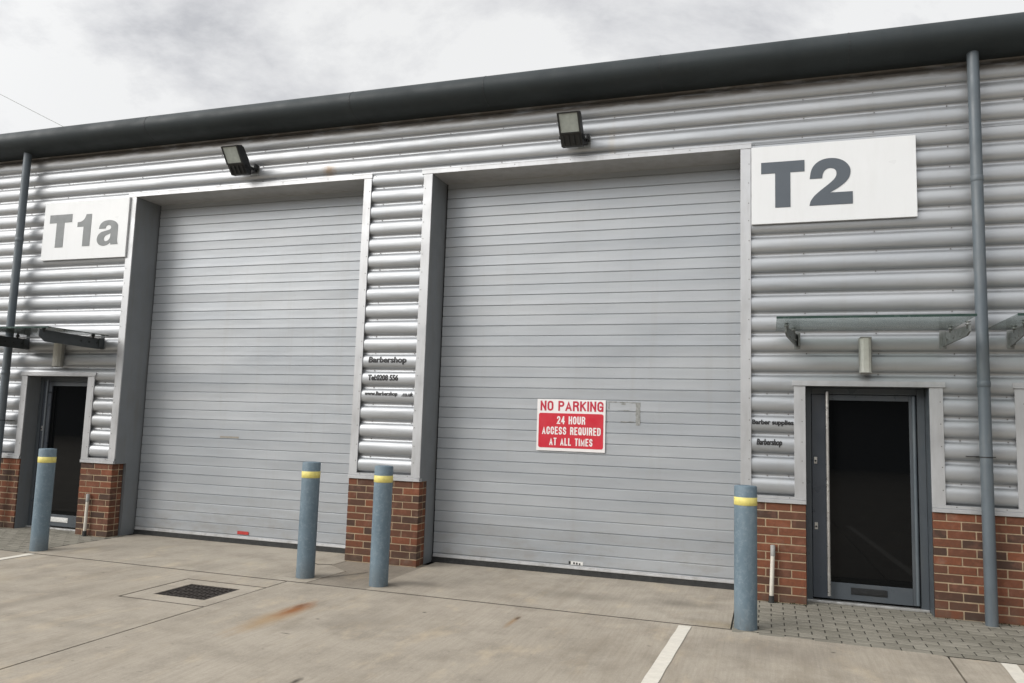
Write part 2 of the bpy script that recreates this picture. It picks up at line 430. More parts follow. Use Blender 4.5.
for (x0,x1,y0,y1) in ((-4.188,-4.015,-2.338,-1.544),(-3.485,-3.326-J,-2.338,-1.544),(-4.015,-3.485,-2.338,-2.165),(-4.015,-3.485,-1.685,-1.544)):
    rect_slab(y, x0, x1, y0, y1, -.001, .027)
tag(obj('drain_surround', y, M['drainc']), kind='structure')
y = MB()       # crack beside the pillar and bollards
cr = [(-3.62,-.29),(-3.55,-.335),(-3.46,-.30),(-3.40,-.285)]
for (p, q) in zip(cr[:-1], cr[1:]):
    y.face([(p[0],p[1]-.009,.003),(q[0],q[1]-.009,.003),(q[0],q[1]+.009,.003),(p[0],p[1]+.009,.003)])
cr = [(-3.13,-.93),(-3.0,-.72),(-2.93,-.60),(-2.87,-.47)]
for (p, q) in zip(cr[:-1], cr[1:]):
    y.face([(p[0]-.007,p[1],.0012),(q[0]-.007,q[1],.0012),(q[0]+.005,q[1],.0012),(p[0]+.005,p[1],.0012)])
for (x0_,x1_,y0_,y1_) in ((-60,.735,-1.2-JY,-1.2+JY),(-3.325-J,-3.325+J,-40,-1.2-JY-.001),(-4.205,-3.325-J-.001,-2.366,-2.338),(-4.205,-3.325-J-.001,-1.544,-1.516),(-4.205,-4.188,-2.337,-1.545)):
    y.face([(x0_-.0005,y0_-.0005,-.004),(x1_+.0005,y0_-.0005,-.004),(x1_+.0005,y1_+.0005,-.004),(x0_-.0005,y1_+.0005,-.004)])
tag(obj('concrete_crack', y, M['seal']), kind='structure')
# block paving in front of the two entrances
def block_paving(x0, x1, y0, y1, skip=None):
    mb = MB(); bl, bw, gp = .2, .1, .009
    mb.box(x0, x1, y0, y1, -.033, -.0028, 1)
    r = 0; yy = y0
    while yy < y1 - .02:
        xx = x0 - (bl/2 if r % 2 else 0)
        while xx < x1:
            a, b_ = max(xx, x0), min(xx + bl, x1)
            if b_ - a > .03 and not (skip and skip(a, b_, yy, yy + bw)):
                dz = random.uniform(-.0008, .0016); t1 = random.uniform(-.0008, .0008); t2 = random.uniform(-.0008, .0008)
                n0 = len(mb.v)
                mb.box(a + gp/2, b_ - gp/2, yy + .007, min(yy + bw, y1) - .007, -.03, dz, 0, .003, random.uniform(.02, 1))
                for i in range(n0, len(mb.v)):
                    v = mb.v[i]
                    if v[2] > -.02: mb.v[i] = (v[0], v[1], v[2] + (t1 if v[0] > (a+b_)/2 else -t1) + (t2 if v[1] > yy + bw/2 else -t2))
            xx += bl
        yy += bw; r += 1
    return mb
tag(obj('block_paving', block_paving(.733, 7.0, -1.285, .30, lambda a,b,c,d: (b < 2.2 and c < -1.285+.09 and a < .9 and False)), [M['paver'], M['bed']], normals=False), kind='structure')
tag(obj('block_paving', block_paving(-13.0, -6.673, -1.19, .30), [M['paver'], M['bed']], normals=False), kind='structure')
# parking bay lines
def bay_line(x0, x1, w, y0, y1):
    mb = MB(); n = 26
    for i in range(n):
        t0, t1 = i/n, (i+1)/n
        def e(t, s): return x0 + (x1-x0)*t + s*w/2 + .0012*math.sin(t*91 + s*2) + .001*math.sin(t*233+s)
        ya, yb = y0 + (y1-y0)*t0, y0 + (y1-y0)*t1
        mb.face([(e(t0,-1),ya,.004),(e(t0,1),ya,.004),(e(t1,1),yb,.004),(e(t1,-1),yb,.004)])
    return mb
for (xa, xb, ya) in ((.385,.17,-1.262), (2.592,2.30,-1.33), (-6.50,-6.40,-1.24)):
    tag(obj('bay_line', bay_line(xa, xb, .096, ya, ya - 5.2), M['line']), kind='structure')

# ------------------------------------------------------------------ the terrace of units
bld = thing('industrial_unit', 'long silver ribbed-clad trade unit with two big grey roller shutters and red brick plinths', 'building', (-3, 0, 0))

def rib_profile(z0, z1):
    """(y, z) points of the ribbed sheet between two heights; crests at y=0, valleys at y=.040"""
    flat, dep = .042, .040
    def yz(z):
        t = ((z - K0) / PITCH) % 1.0            # 0 at a valley centre
        d = abs(t - .5) * PITCH                 # distance from the rib centre
        hw = (PITCH - flat)/2
        if d >= hw: return dep
        return dep * (1 - math.sqrt(max(0, 1 - (d/hw)**2.35)))
    zs = []; k = math.floor((z0 - K0)/PITCH) - 1
    hw = (PITCH - flat)/2
    while K0 + k*PITCH < z1 + PITCH:
        c = K0 + (k + .5)*PITCH
        zs += [c + hw*s for s in (-1,-.992,-.97,-.93,-.86,-.76,-.64,-.5,-.34,-.17,0,.17,.34,.5,.64,.76,.86,.93,.97,.992,1)]
        k += 1
    zs = sorted({round(z,5) for z in zs if z0 < z < z1} | {z0, z1})
    return [(yz(z), z) for z in zs], yz
ribY = rib_profile(0, 1)[1]

def cladding(regions, label=None):
    mb = MB()
    for (x0, x1, z0, z1, dy) in regions:
        pr, _ = rib_profile(z0, z1)
        n = max(1, int((x1-x0)/1.5))
        nv = len(pr); vs = []; fs = []
        for i in range(n+1):
            x = x0 + (x1-x0)*i/n
            vs += [(x, p[0]+dy, p[1]) for p in pr]
        for i in range(n):
            for j in range(nv-1):
                fs.append((i*nv+j, i*nv+j+1, (i+1)*nv+j+1, (i+1)*nv+j))
        mb.mesh(vs, fs, 0, True)
        k = math.ceil((z0 + .01 - K0)/PITCH)
        while K0 + k*PITCH < z1 - .01:
            z = K0 + k*PITCH
            if x1 - x0 < 1.0: xs = [x0 + .19, x1 - .10]
            else:
                xs = []; x = math.ceil((x0+.1)/.62)*.62 + .11
                while x < x1 - .05: xs.append(x + random.uniform(-.012,.012)); x += .62
            for x in xs:
                if random.random() < .93: mb.screw(x, .040+dy, z + random.uniform(-.004,.004), .0065, 1)
            k += 1
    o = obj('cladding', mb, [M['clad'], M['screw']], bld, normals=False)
    if label: o['label'] = label
    return o

zt = 4.352
d0, d1, d2 = DOORS
clad_left = cladding([(LX, A-.06, DZ+.03, zt, 0), (LX, d0[0]-.05, .93, DZ+.03, 0), (d0[1]+.05, A-.06, .93, DZ+.03, 0)])
clad_pillar = cladding([(B+.045, C_-.045, .93, zt, 0)], 'narrow ribbed pillar panel with barbershop lettering')
clad_right = cladding([(D+.05, RX, DZ+.03, zt, 0), (D+.05, d1[0]-.05, .93, DZ+.03, 0), (d1[1]+.05, d2[0]-.05, .93, DZ+.03, 0), (d2[1]+.05, RX, .93, DZ+.03, 0)])
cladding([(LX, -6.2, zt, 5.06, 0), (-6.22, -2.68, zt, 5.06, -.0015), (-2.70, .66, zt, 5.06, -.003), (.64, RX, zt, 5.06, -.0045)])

# --- trims of silver folded metal
def flange(mb, x0, x1, z0, z1, scr=None, y=YF, t=.016):
    mb.box(x0, x1, y, y + t, z0, z1, 0, .0015)
    if scr is not None:
        z = z0 + .13
        while z < z1 - .05:
            mb.screw(scr + random.uniform(-.004,.004), y, z + random.uniform(-.01,.01), .0048, 1, .003); z += PITCH
def sheet(mb, pts, mi=0): mb.face(pts, mi)

def shutter_surround(x0, x1):
    mb = MB()
    flange(mb, x0-.105, x0, .962, LZ-.002, x0-.082)
    flange(mb, x1, x1+.098, .962, LZ-.002, x1+.078)
    flange(mb, x0-.13, x1+.105, LZ, LZ+.056, None, YF-.003)
    # lip folded forward over the head
    mb.box(x0-.13, x1+.105, YF-.006, YF-.0032, LZ+.047, LZ+.056, 0)
    for xx in [x0 + .35 + .62*i for i in range(6)]: mb.screw(xx, YF-.003, LZ+.03, .005, 1, .003)
    o = obj('shutter_surround', mb, [M['trim'], M['screw']], bld)
    rv = MB()
    rv.box(x0-.002, x0+.0005, YF+.016, SY+.06, .9, LZ-.0005, 0)
    rv.box(x0-.002, x0+.0005, .187, SY+.06, 0, .9, 0); rv.box(x0-.06, x0+.0005, .1865, .1885, 0, .9, 0)
    rv2 = MB()
    rv2.box(x1-.0005, x1+.002, YF+.016, SY+.06, .9, LZ-.0005, 0)
    rv2.box(x1-.0005, x1+.002, .185, SY+.06, 0, .9, 0)
    sf = MB(); sf.box(x0, x1, YF+.013, SY+.06, LZ-.0005, LZ+.004, 0)
    obj('reveal', rv, M['reveal'], o); obj('reveal', rv2, M['reveal'], o); obj('soffit', sf, M['soffit'], o)
    return o
shutter_surround(A, B); shutter_surround(C_, D)

def sill(x0, x1):
    mb = MB()
    mb.box(x0, x1, YF-.012, .05, .899, .934, 0, .002)
    mb.box(x0, x1, YF-.002, YF+.012, .936, .962, 0, .001)
    n = int((x1-x0)/.4)+1
    for i in range(n): mb.screw(x0 + (x1-x0)*(i+.5)/n, YF-.002, .951, .0048, 1, .003)
    obj('sill_trim', mb, [M['trim'], M['screw']], bld)
for (a, b) in ((LX, d0[0]), (d0[1], A-.004), (B-.004, C_+.004), (D+.004, d1[0]), (d1[1], d2[0]), (d2[1], RX)): sill(a, b)

# --- brick plinths, brick by brick
def plinth(x0, x1, left=True, right=True, ret=.178, seed=0, phase=0):
    rnd = random.Random(seed); mb = MB(); H, JT = .075, .010
    def put(a, b, c, d, z):
        j = lambda: rnd.uniform(-.0015, .0015)
        mb.box(a, b, c + j(), d, z, z + H - JT + j(), 0, .003, min(1, max(.01, rnd.gauss(.50, .40))))
    mb.box(x0+.004, x1-.004, .004, .16, -.03, .898, 1)
    if left: mb.box(x0+.004, x0+.09, .1605, ret-.003, -.03, .898, 1)
    if right: mb.box(x1-.09, x1-.004, .1605, ret-.003, -.03, .898, 1)
    for r in range(12):
        z = .005 + r*H
        x = x0; first = .1025 if (r+phase) % 2 else .215
        while x < x1 - .02:
            w = first; first = .215
            e = min(x + w, x1)
            if x1 - e < .05: e = x1
            put(x, e, 0, .1025, z); x = e + JT
        # end returns
        for on, xa, xb in ((left, x0, x0+.1025), (right, x1-.1025, x1)):
            if on and ret > .13:
                put(xa + (0 if on and xa == x0 else 0), xb, .1125, ret, z)
    o = obj('brick_plinth', mb, [M['brick'], M['mortar']], bld, normals=False)
    return o
plinth(LX, d0[0]-.003, False, True, .178, 1)
plinth(d0[1]+.003, A-.030, True, True, .178, 2, 1)
plinth(B, C_, True, True, .185, 3)
plinth(D+.003, d1[0]-.003, True, True, .185, 4, 1)
plinth(d1[1]+.003, d2[0]-.003, True, True, .185, 5)
plinth(d2[1]+.003, RX, True, False, .185, 6)

# --- roller shutters
def shutter(x0, x1, label):
    top, bot, h = LZ+.06, .075, .1155
    mb = MB(); pr = []
    z = bot + .024; rnd = random.Random(int(x0*100))
    pr.append((SY+.004, bot)); pr.append((SY, bot+.003))
    pr.append((SY-.001, z-.004))
    while z < top:
        t = rnd.uniform(-.0012,.0012)
        pr += [(SY+.009, z-.0022), (SY+.008, z+.0012), (SY-.0005+t, z+.0078), (SY-.0005, z+.05), (SY-.002-t, z+h-.0065), (SY+.0005, z+h-.0036)]
        z += h
    n = 40; nv = len(pr); vs = []; fs = []
    for i in range(n+1):
        x = x0+.016 + (x1-x0-.018)*i/n
        for (yy, zz) in pr: vs.append((x, yy + .0012*math.sin(x*2.1+zz*3.3) + .0008*math.sin(x*5.7-zz*7), zz))
    for i in range(n):
        for j in range(nv-1): fs.append((i*nv+j, i*nv+j+1, (i+1)*nv+j+1, (i+1)*nv+j))
    mb.mesh(vs, fs, 0, False)
    o = obj('roller_shutter', mb, M['shutter'], bld, normals=False); o['label'] = label
    r = MB(); r.box(x0+.016, x1-.004, SY-.012, SY+.012, .058, .078, 0, .003); r.box(x0+.016, x1-.004, SY-.006, SY+.010, .078, .092, 0, .002)
    obj('bottom_rail', r, M['rail'], o)
    r = MB(); r.box(x0+.002, x1-.002, SY-.004, SY+.02, .0, .057, 0, .003); r.box(x0+.002, x1-.002, SY-.012, SY-.002, .0, .018, 0)
    obj('rubber_seal', r, M['rubber'], o)
    r = MB(); r.box(x0+.0006, x0+.015, SY+.012, SY+.04, 0, LZ); r.box(x0+.001, x1-.001, SY+.05, SY+.06, 0, LZ+.1)
    obj('guide_slot', r, M['gap'], o)
    return o
sh1 = shutter(A, B, 'pale grey slatted roller shutter beneath the smaller T1a board')
sh2 = shutter(C_, D, 'grey slatted roller shutter carrying the red parking notice')
# small stickers and tape marks on the shutters
def sticker(x0, x1, z0, z1, mat, par, y=SY-.0045, t=.002): 
    mb = MB(); mb.box(x0, x1, y-t, y, z0, z1); return mb
mb = sticker(-5.147, -4.985, .112, .150, 0, sh1); obj('sticker', mb, M['stred'], sh1)['label'] = 'small red sticker at the foot of the shutter'
mb = MB(); mb.box(-.965,-.830,SY-.0065,SY-.0045,.103,.140,0); mb.box(-.985,-.962,SY-.007,SY-.0045,.108,.136,1); mb.box(-.935,-.918,SY-.0075,SY-.0045,.110,.130,1); mb.box(-.905,-.888,SY-.0075,SY-.0045,.108,.128,1); mb.box(-.875,-.858,SY-.0075,SY-.0045,.106,.124,1)
obj('sticker', mb, [M['stwhite'], M['ltr_black']], sh2)['label'] = 'small white and black sticker at the foot of the shutter'
mb = MB()
rr = random.Random(5)
def patchy(x0, x1, z0, z1, step, horiz):
    p = x0 if horiz else z0; end = x1 if horiz else z1
    while p < end:
        q = min(end, p + rr.uniform(.4, 1.3)*step)
        if True:
            o1, o2 = rr.uniform(-.003,.003), rr.uniform(-.004,.004)
            if horiz: mb.box(p, q, SY-.0055, SY-.0045, z0+o1, z1+o2)
            else: mb.box(x0+o1, x1+o2, SY-.0055, SY-.0045, p, q)
        p = q
for args in ((-.595, -.30, 1.808, 1.818, .035, True), (-.302, -.255, 1.575, 1.815, .022, False), (-.49, -.37, 1.725, 1.731, .05, True), (-.46, -.32, 1.607, 1.613, .05, True), (-.592,-.580,1.74,1.80,.02,False), (-.455, -.412, 1.788, 1.803, .05, True)):
    mb = MB(); patchy(*args); obj('tape_residue', mb, M['vinyl'], sh2)['label'] = 'grubby strip left by removed sticky tape'
mb = MB(); mb.box(-5.50,-5.22,SY-.0055,SY-.0045,1.268,1.290)
obj('tape_residue', mb, paint('yellowed_tape', (.27,.25,.215), .6, 0, .1, 30), sh1)

# --- entrance doors
def entrance(x0, x1, label, white_flap=False):
    hm = M['dframe'] if white_flap else M['steel']
    ys = MB()                               # surround: flanges, head, reveals
    flange(ys, x0-.100, x0, .962, DZ-.002, x0-.03); flange(ys, x1, x1+.108, .962, DZ-.002, x1+.085)
    ys.box(x0-.115, x1+.128, YF-.012, YF+.014, DZ, DZ+.016, 0, .002)
    ys.box(x0-.115, x1+.128, YF-.006, YF+.014, DZ+.0165, DZ+.05, 0, .001)
    s = obj('door_surround', ys, [M['trim'], M['screw']], bld)
    rv = MB(); dep = .27
    for xx, sg in ((x0, 1), (x1, -1)):
        rv.box(min(xx, xx+sg*.003), max(xx, xx+sg*.003), YF+.016, dep, .90, DZ-.0005)
        rv.box(min(xx, xx+sg*.003), max(xx, xx+sg*.003), .014, dep, 0, .90)
    rv.box(x0+.003, x1-.003, YF+.014, dep, DZ-.004, DZ)
    obj('reveal', rv, M['reveal'] if white_flap else M['dframe'], s)
    Y0 = .205
    d = MB()                                # fixed frame
    d.box(x0+.004, x0+.058, Y0-.01, Y0+.06, .0, DZ-.006, 0, .003)
    d.box(x1-.070, x1-.004, Y0-.01, Y0+.06, .0, DZ-.006, 0, .003)
    d.box(x0+.058, x1-.070, Y0-.01, Y0+.06, 1.925, DZ-.006, 0, .003)
    fr = obj('entrance_door', d, M['dframe'], bld); fr['label'] = label
    lf = MB(); a, b = x0+.062, x1-.076
    gl, gr, gb, gt = x0+.205, x1-.134, .190, 1.868
    lf.box(a, gl, Y0-.004, Y0+.045, .042, 1.921, 0, .003)
    lf.box(gr, b, Y0-.004, Y0+.045, .042, 1.921, 1, .004)
    lf.box(gl, gr, Y0-.004, Y0+.045, .042, gb, 1, .003)
    lf.box(gl, gr, Y0-.004, Y0+.045, gt, 1.921, 1, .003)
    obj('door_leaf', lf, [M['dleaf'], M['dframe']], fr)
    hg = MB(); hg.tube([(b-.020, Y0-.012, .05), (b-.020, Y0-.012, 1.915)], .015, 14); obj('hinge_guard', hg, M['pipe'], fr)
    g_ = MB(); g_.box(gl-.002, gr+.002, Y0+.014, Y0+.024, gb-.002, gt+.002); obj('glass_pane', g_, M['glass'], fr)
    h = MB(); hx = x0+.196
    h.tube([(hx, Y0-.062, .075), (hx, Y0-.062, 1.945)], .0155, 16)
    for z in (.25, 1.0, 1.78): h.tube([(hx, Y0-.060, z), (hx, Y0+.0, z)], .008, 10)
    obj('handle', h, hm, fr)
    for z in (1.30, .693):
        k = MB(); k.box(x0+.080, x0+.108, Y0-.010, Y0-.003, z-.032, z+.032, 0, .002); k.tube([(x0+.094, Y0-.016, z-.006), (x0+.094, Y0-.006, z-.006)], .009, 12, 1)
        obj('lock', k, [M['steel'], M['black']], fr)
    l = MB(); l.box(x0+.385, x0+.688, Y0-.012, Y0-.003, .096, .158, 0, .004); l.box(x0+.405, x0+.668, Y0-.015, Y0-.0118, .108, .146, 1, .002)
    lo = obj('letter_box', l, [M['stwhite'], M['stwhite']] if white_flap else [M['black'], M['black']], fr)
    if white_flap: lo['label'] = 'white letter box flap low on the door'
    t = MB(); t.box(x0+.004, x1-.004, Y0-.035, Y0+.08, .0, .022, 0, .004); obj('threshold', t, M['alu'], fr)
    bk = MB(); bk.box(x0, x1, Y0+.062, Y0+.068, 0, DZ); obj('door_backing', bk, M['gap'], fr)
entrance(*DOORS[0], 'slate grey glazed door with white letter flap', True)
entrance(*DOORS[1], 'slate grey glazed door with black letter box and tall pull bar')
entrance(*DOORS[2], 'slate grey glazed door at the right end')

# --- eaves and roof, and the hidden body of the building
e = MB(); pr = []
for i in range(15):
    t = math.pi*(-.5 + 1.0*i/14)
    cyy, czz, ry, rz = -.06, 5.155, .27, .155
    pr.append((cyy - ry*math.cos(t)**.8, czz + rz*math.sin(t)))
pr = [(.05, 5.0)] + pr + [(.30, 5.335), (.30, 5.0)]
e.prism_x(pr, LX-.1, RX+.1, 0, False)
ev = obj('eave', e, M['eave'], bld)
for p in ev.data.polygons: p.use_smooth = len(p.vertices) == 4 and abs(p.normal.x) < .5
for x in (-9.4, -6.40, -3.49, -1.87, .0, 1.74, 4.7):
    s_ = MB(); ins = [(p[0], p[1]) for p in pr[1:16]]
    out = [(-.06 + (p[0]+.06)*1.010, 5.155 + (p[1]-5.155)*1.012) for p in ins]
    s_.prism_x(out + ins[::-1], x-.006, x+.006, 0)
    obj('eave_seam', s_, M['seam'], ev)
rf = MB(); rf.face([(LX, .28, 5.335), (RX, .28, 5.335), (RX, 12, 6.2), (LX, 12, 6.2)]); rf.face([(LX, 12, 6.2), (RX, 12, 6.2), (RX, 24, 5.3), (LX, 24, 5.3)])
obj('roof', rf, M['roof'], bld)
w = MB()
w.face([(LX,0.05,0),(LX,24,0),(LX,24,5.3),(LX,12,6.2),(LX,.05,5.3)]); w.face([(RX,0.05,0),(RX,24,0),(RX,24,5.3),(RX,12,6.2),(RX,.05,5.3)]); w.face([(LX,24,0),(RX,24,0),(RX,24,5.3),(LX,24,5.3)])
w.face([(LX,.6,-.01),(RX,.6,-.01),(RX,24,-.01),(LX,24,-.01)])
obj('wall', w, M['core'], bld)
# liner behind the sheeting so no daylight leaks through
ln = MB()
def liner(x0, x1, z0, z1): ln.box(x0, x1, .060, .075, z0, z1)
liner(LX, RX, LZ+.06, 5.1)
for (a, b) in ((LX, d0[0]-.01), (d0[1]+.01, A-.01), (B+.01, C_-.01), (D+.01, d1[0]-.01), (d1[1]+.01, d2[0]-.01), (d2[1]+.01, RX)): liner(a, b, .90, LZ+.06)
for (a, b) in DOORS: liner(a-.01, b+.01, DZ+.01, LZ+.06)
obj('liner', ln, M['core'], bld)

# ------------------------------------------------------------------ lettering
def outline_mesh(loops, x0, x1, z0, z1, y, t):
    """closed loops in a unit square -> thin extruded mesh facing -y"""
    cu = bpy.data.curves.new('outline', 'CURVE'); cu.dimensions = '2D'; cu.fill_mode = 'BOTH'; cu.extrude = .5
    for lp in loops:
        sp = cu.splines.new('POLY'); sp.points.add(len(lp)-1); sp.use_cyclic_u = True
        for p, q in zip(sp.points, lp): p.co = (q[0], q[1], 0, 1)
    return curve_to_mb(cu, x0, x1, z0, z1, y, t, fit=False)
def curve_to_mb(cu, x0, x1, z0, z1, y, t, fit=True, shear=0.0):
    o = bpy.data.objects.new('tmp', cu); COL.objects.link(o)
    bpy.context.view_layer.update()
    dg = bpy.context.evaluated_depsgraph_get(); me = bpy.data.meshes.new_from_object(o.evaluated_get(dg))
    bpy.data.objects.remove(o)
    vs = [v.co.copy() for v in me.vertices]
    if fit:
        ax, bx = min(v.x for v in vs), max(v.x for v in vs); ay, by = min(v.y for v in vs), max(v.y for v in vs)
    else: ax, bx, ay, by = 0, 1, 0, 1
    mb = MB()
    pts = []
    for v in vs:
        u, w_ = (v.x-ax)/(bx-ax), (v.y-ay)/(by-ay)
        pts.append((x0 + u*(x1-x0) + shear*w_*(z1-z0), y - t*(.5 + (1 if v.z > 0 else -1)*.5), z0 + w_*(z1-z0)))
    mb.mesh(pts, [tuple(p.vertices) for p in me.polygons]); bpy.data.meshes.remove(me)
    return mb
def text_mb(body, x0, x1, z0, z1, y, t=.0015, bold=.03, spacing=1.0, shear=0.0):
    cu = bpy.data.curves.new('text', 'FONT'); cu.body = body; cu.offset = bold; cu.extrude = .5; cu.resolution_u = 4; cu.space_character = spacing
    return curve_to_mb(cu, x0, x1, z0, z1, y, t, True, shear)
def smooth_loop(pts):
    """points; a point marked with a third value 1 is a corner, the rest are rounded by Catmull-Rom"""
    n = len(pts); out = []
    for i in range(n):
        p0, p1, p2, p3 = (pts[(i+k) % n] for k in (-1, 0, 1, 2))
        out.append((p1[0], p1[1]))
        c1, c2 = len(p1) > 2, len(p2) > 2
        if c1 and c2: continue
        a = p1 if c1 else p0; d = p2 if c2 else p3
        for t in (.25, .5, .75):
            q = []
            for k in (0, 1):
                q.append(.5*((2*p1[k]) + (-a[k]+p2[k])*t + (2*a[k]-5*p1[k]+4*p2[k]-d[k])*t*t + (-a[k]+3*p1[k]-3*p2[k]+d[k])*t**3))
            out.append(tuple(q))
    return out
G_T = [(0,1),(1,1),(1,.752),(.675,.752),(.675,0),(.325,0),(.325,.752),(0,.752)]
G_2 = smooth_loop([(.01,.575,1),(.045,.75),(.13,.88),(.28,.968),(.47,1.0),(.68,.975),(.85,.89),(.95,.755),(.94,.60),(.85,.475),(.68,.36),(.485,.262,1),(1,.262,1),(1,0,1),(0,0,1),(.03,.10),(.12,.21),(.28,.33),(.48,.465),(.60,.57),(.635,.67),(.60,.75),(.50,.785),(.39,.76),(.325,.68),(.305,.575,1)])
G_1 = smooth_loop([(.60,1,1),(1,1,1),(1,0,1),(.46,0,1),(.46,.615,1),(0,.615,1),(0,.765,1),(.22,.775),(.44,.835),(.55,.92)])
G_a = smooth_loop([(.06,.67,1),(.10,.82),(.24,.95),(.50,1.0),(.76,.95),(.92,.82),(.95,.63),(.95,.24),(.965,.11),(1.0,.02,1),(.665,.02,1),(.645,.105,1),(.50,.01),(.30,-.02),(.10,.05),(.0,.22),(.04,.41),(.18,.53),(.42,.585),(.58,.625),(.63,.70),(.59,.775),(.49,.80),(.40,.765),(.365,.67,1)])
H_a = smooth_loop([(.63,.465,1),(.50,.425),(.38,.37),(.325,.27),(.375,.175),(.49,.17),(.60,.265)])

def name_board(x0, x1, z0, z1, label, glyphs, lm):
    t = thing('unit_sign', label, 'sign', ((x0+x1)/2, -.03, z0))
    b = MB(); b.box(x0, x1, -.034, -.010, z0, z1, 0, .002)
    pn = obj('sign_panel', b, M['sign'], t)
    b = MB(); b.box(x0+.03, x1-.03, -.0098, .03, z0+.08, z0+.12); b.box(x0+.03, x1-.03, -.0098, .03, z1-.12, z1-.08); obj('mounting_rail', b, M['galv'], t)
    for (loops, a, c, d, e_) in glyphs:
        obj('letter', outline_mesh(loops, a, c, d, e_, -.0342, .003), lm, t)
    return t
name_board(.866, 2.315, 3.546, 4.316, 'large white unit sign reading T2 in dark slate letters, beside the second shutter', [([G_T], .957, 1.353, 3.70, 4.155), ([G_2], 1.394, 1.774, 3.70, 4.155)], M['ltr_dark'])
name_board(-8.247, -6.818, 3.53, 4.318, 'white unit sign reading T1a in faded grey letters, above the left entrance', [([G_T], -8.142, -7.756, 3.698, 4.145), ([G_1], -7.654, -7.422, 3.698, 4.128), ([G_a, H_a], -7.304, -6.951, 3.695, 4.028)], M['ltr_grey'])

# heavy condensed capitals for the notice: strokes in a unit box
def arcp(cx, cz, rx, rz, a0, a1, n=5): return [(cx + rx*math.cos(R(a0+(a1-a0)*i/n)), cz + rz*math.sin(R(a0+(a1-a0)*i/n))) for i in range(n+1)]
_l, _r, _b, _t = .0, 1.0, .0, 1.0
RING = arcp(.5,.72,.5,.28,180,0,8) + arcp(.5,.28,.5,.28,0,-180,8) + [(0,.72)]
CAPS = {
 'N': [[(0,0),(0,1)], [(0,1),(1,0)], [(1,0),(1,1)]], 'O': [RING], 'P': [[(0,0),(0,1)], [(0,1),(.55,1)] + arcp(.55,.75,.45,.25,90,-90,7) + [(0,.5)]],
 'A': [[(0,0),(.5,1),(1,0)], [(.22,.26),(.78,.26)]], 'R': [[(0,0),(0,1)], [(0,1),(.55,1)] + arcp(.55,.76,.45,.24,90,-90,7) + [(0,.52)], [(.50,.52),(.85,.42),(.95,.25),(1,0)]],
 'K': [[(0,0),(0,1)], [(1,1),(.0,.42)], [(.33,.58),(1,0)]], 'I': [[(0,0),(0,1)]],
 'G': [[(1,.74)] + arcp(.5,.72,.5,.28,10,180,7) + arcp(.5,.28,.5,.28,180,360,7) + [(1,.46),(.55,.46)], [(1,.4),(1,0)]],
 'C': [[(1,.68)] + arcp(.5,.72,.5,.28,5,180,7) + arcp(.5,.28,.5,.28,180,355,7) + [(1,.34)]],
 'E': [[(1,1),(0,1),(0,0),(1,0)], [(0,.52),(.85,.52)]], 'S': [arcp(.5,.75,.48,.25,10,250,8) + [(.6,.48)] + arcp(.5,.25,.5,.25,60,-170,8)],
 'Q': [RING, [(.55,.25),(1.05,-.02)]], 'U': [[(0,1)] + arcp(.5,.28,.5,.28,180,360,8) + [(1,1)]], 'D': [[(0,0),(0,1)], [(0,1),(.45,1)] + arcp(.45,.72,.55,.28,90,0,4) + arcp(.45,.28,.55,.28,0,-90,4) + [(0,0)]],
 'T': [[(.5,0),(.5,1)], [(0,1),(1,1)]], 'L': [[(0,1),(0,0),(1,0)]], 'M': [[(0,0),(0,1),(.5,.12),(1,1),(1,0)]], 'H': [[(0,0),(0,1)], [(1,0),(1,1)], [(0,.52),(1,.52)]],
 '2': [arcp(.5,.72,.48,.28,165,-25,8) + [(.55,.35),(.02,.02),(1,0)]], '4': [[(.72,0),(.72,1)], [(.72,1),(0,.28),(1.05,.28)]]}
WIDE = {'I': .0, 'M': 1.35, 'A': 1.12, 'T': .95, 'L': .85, 'E': .85, '4': 1.05}
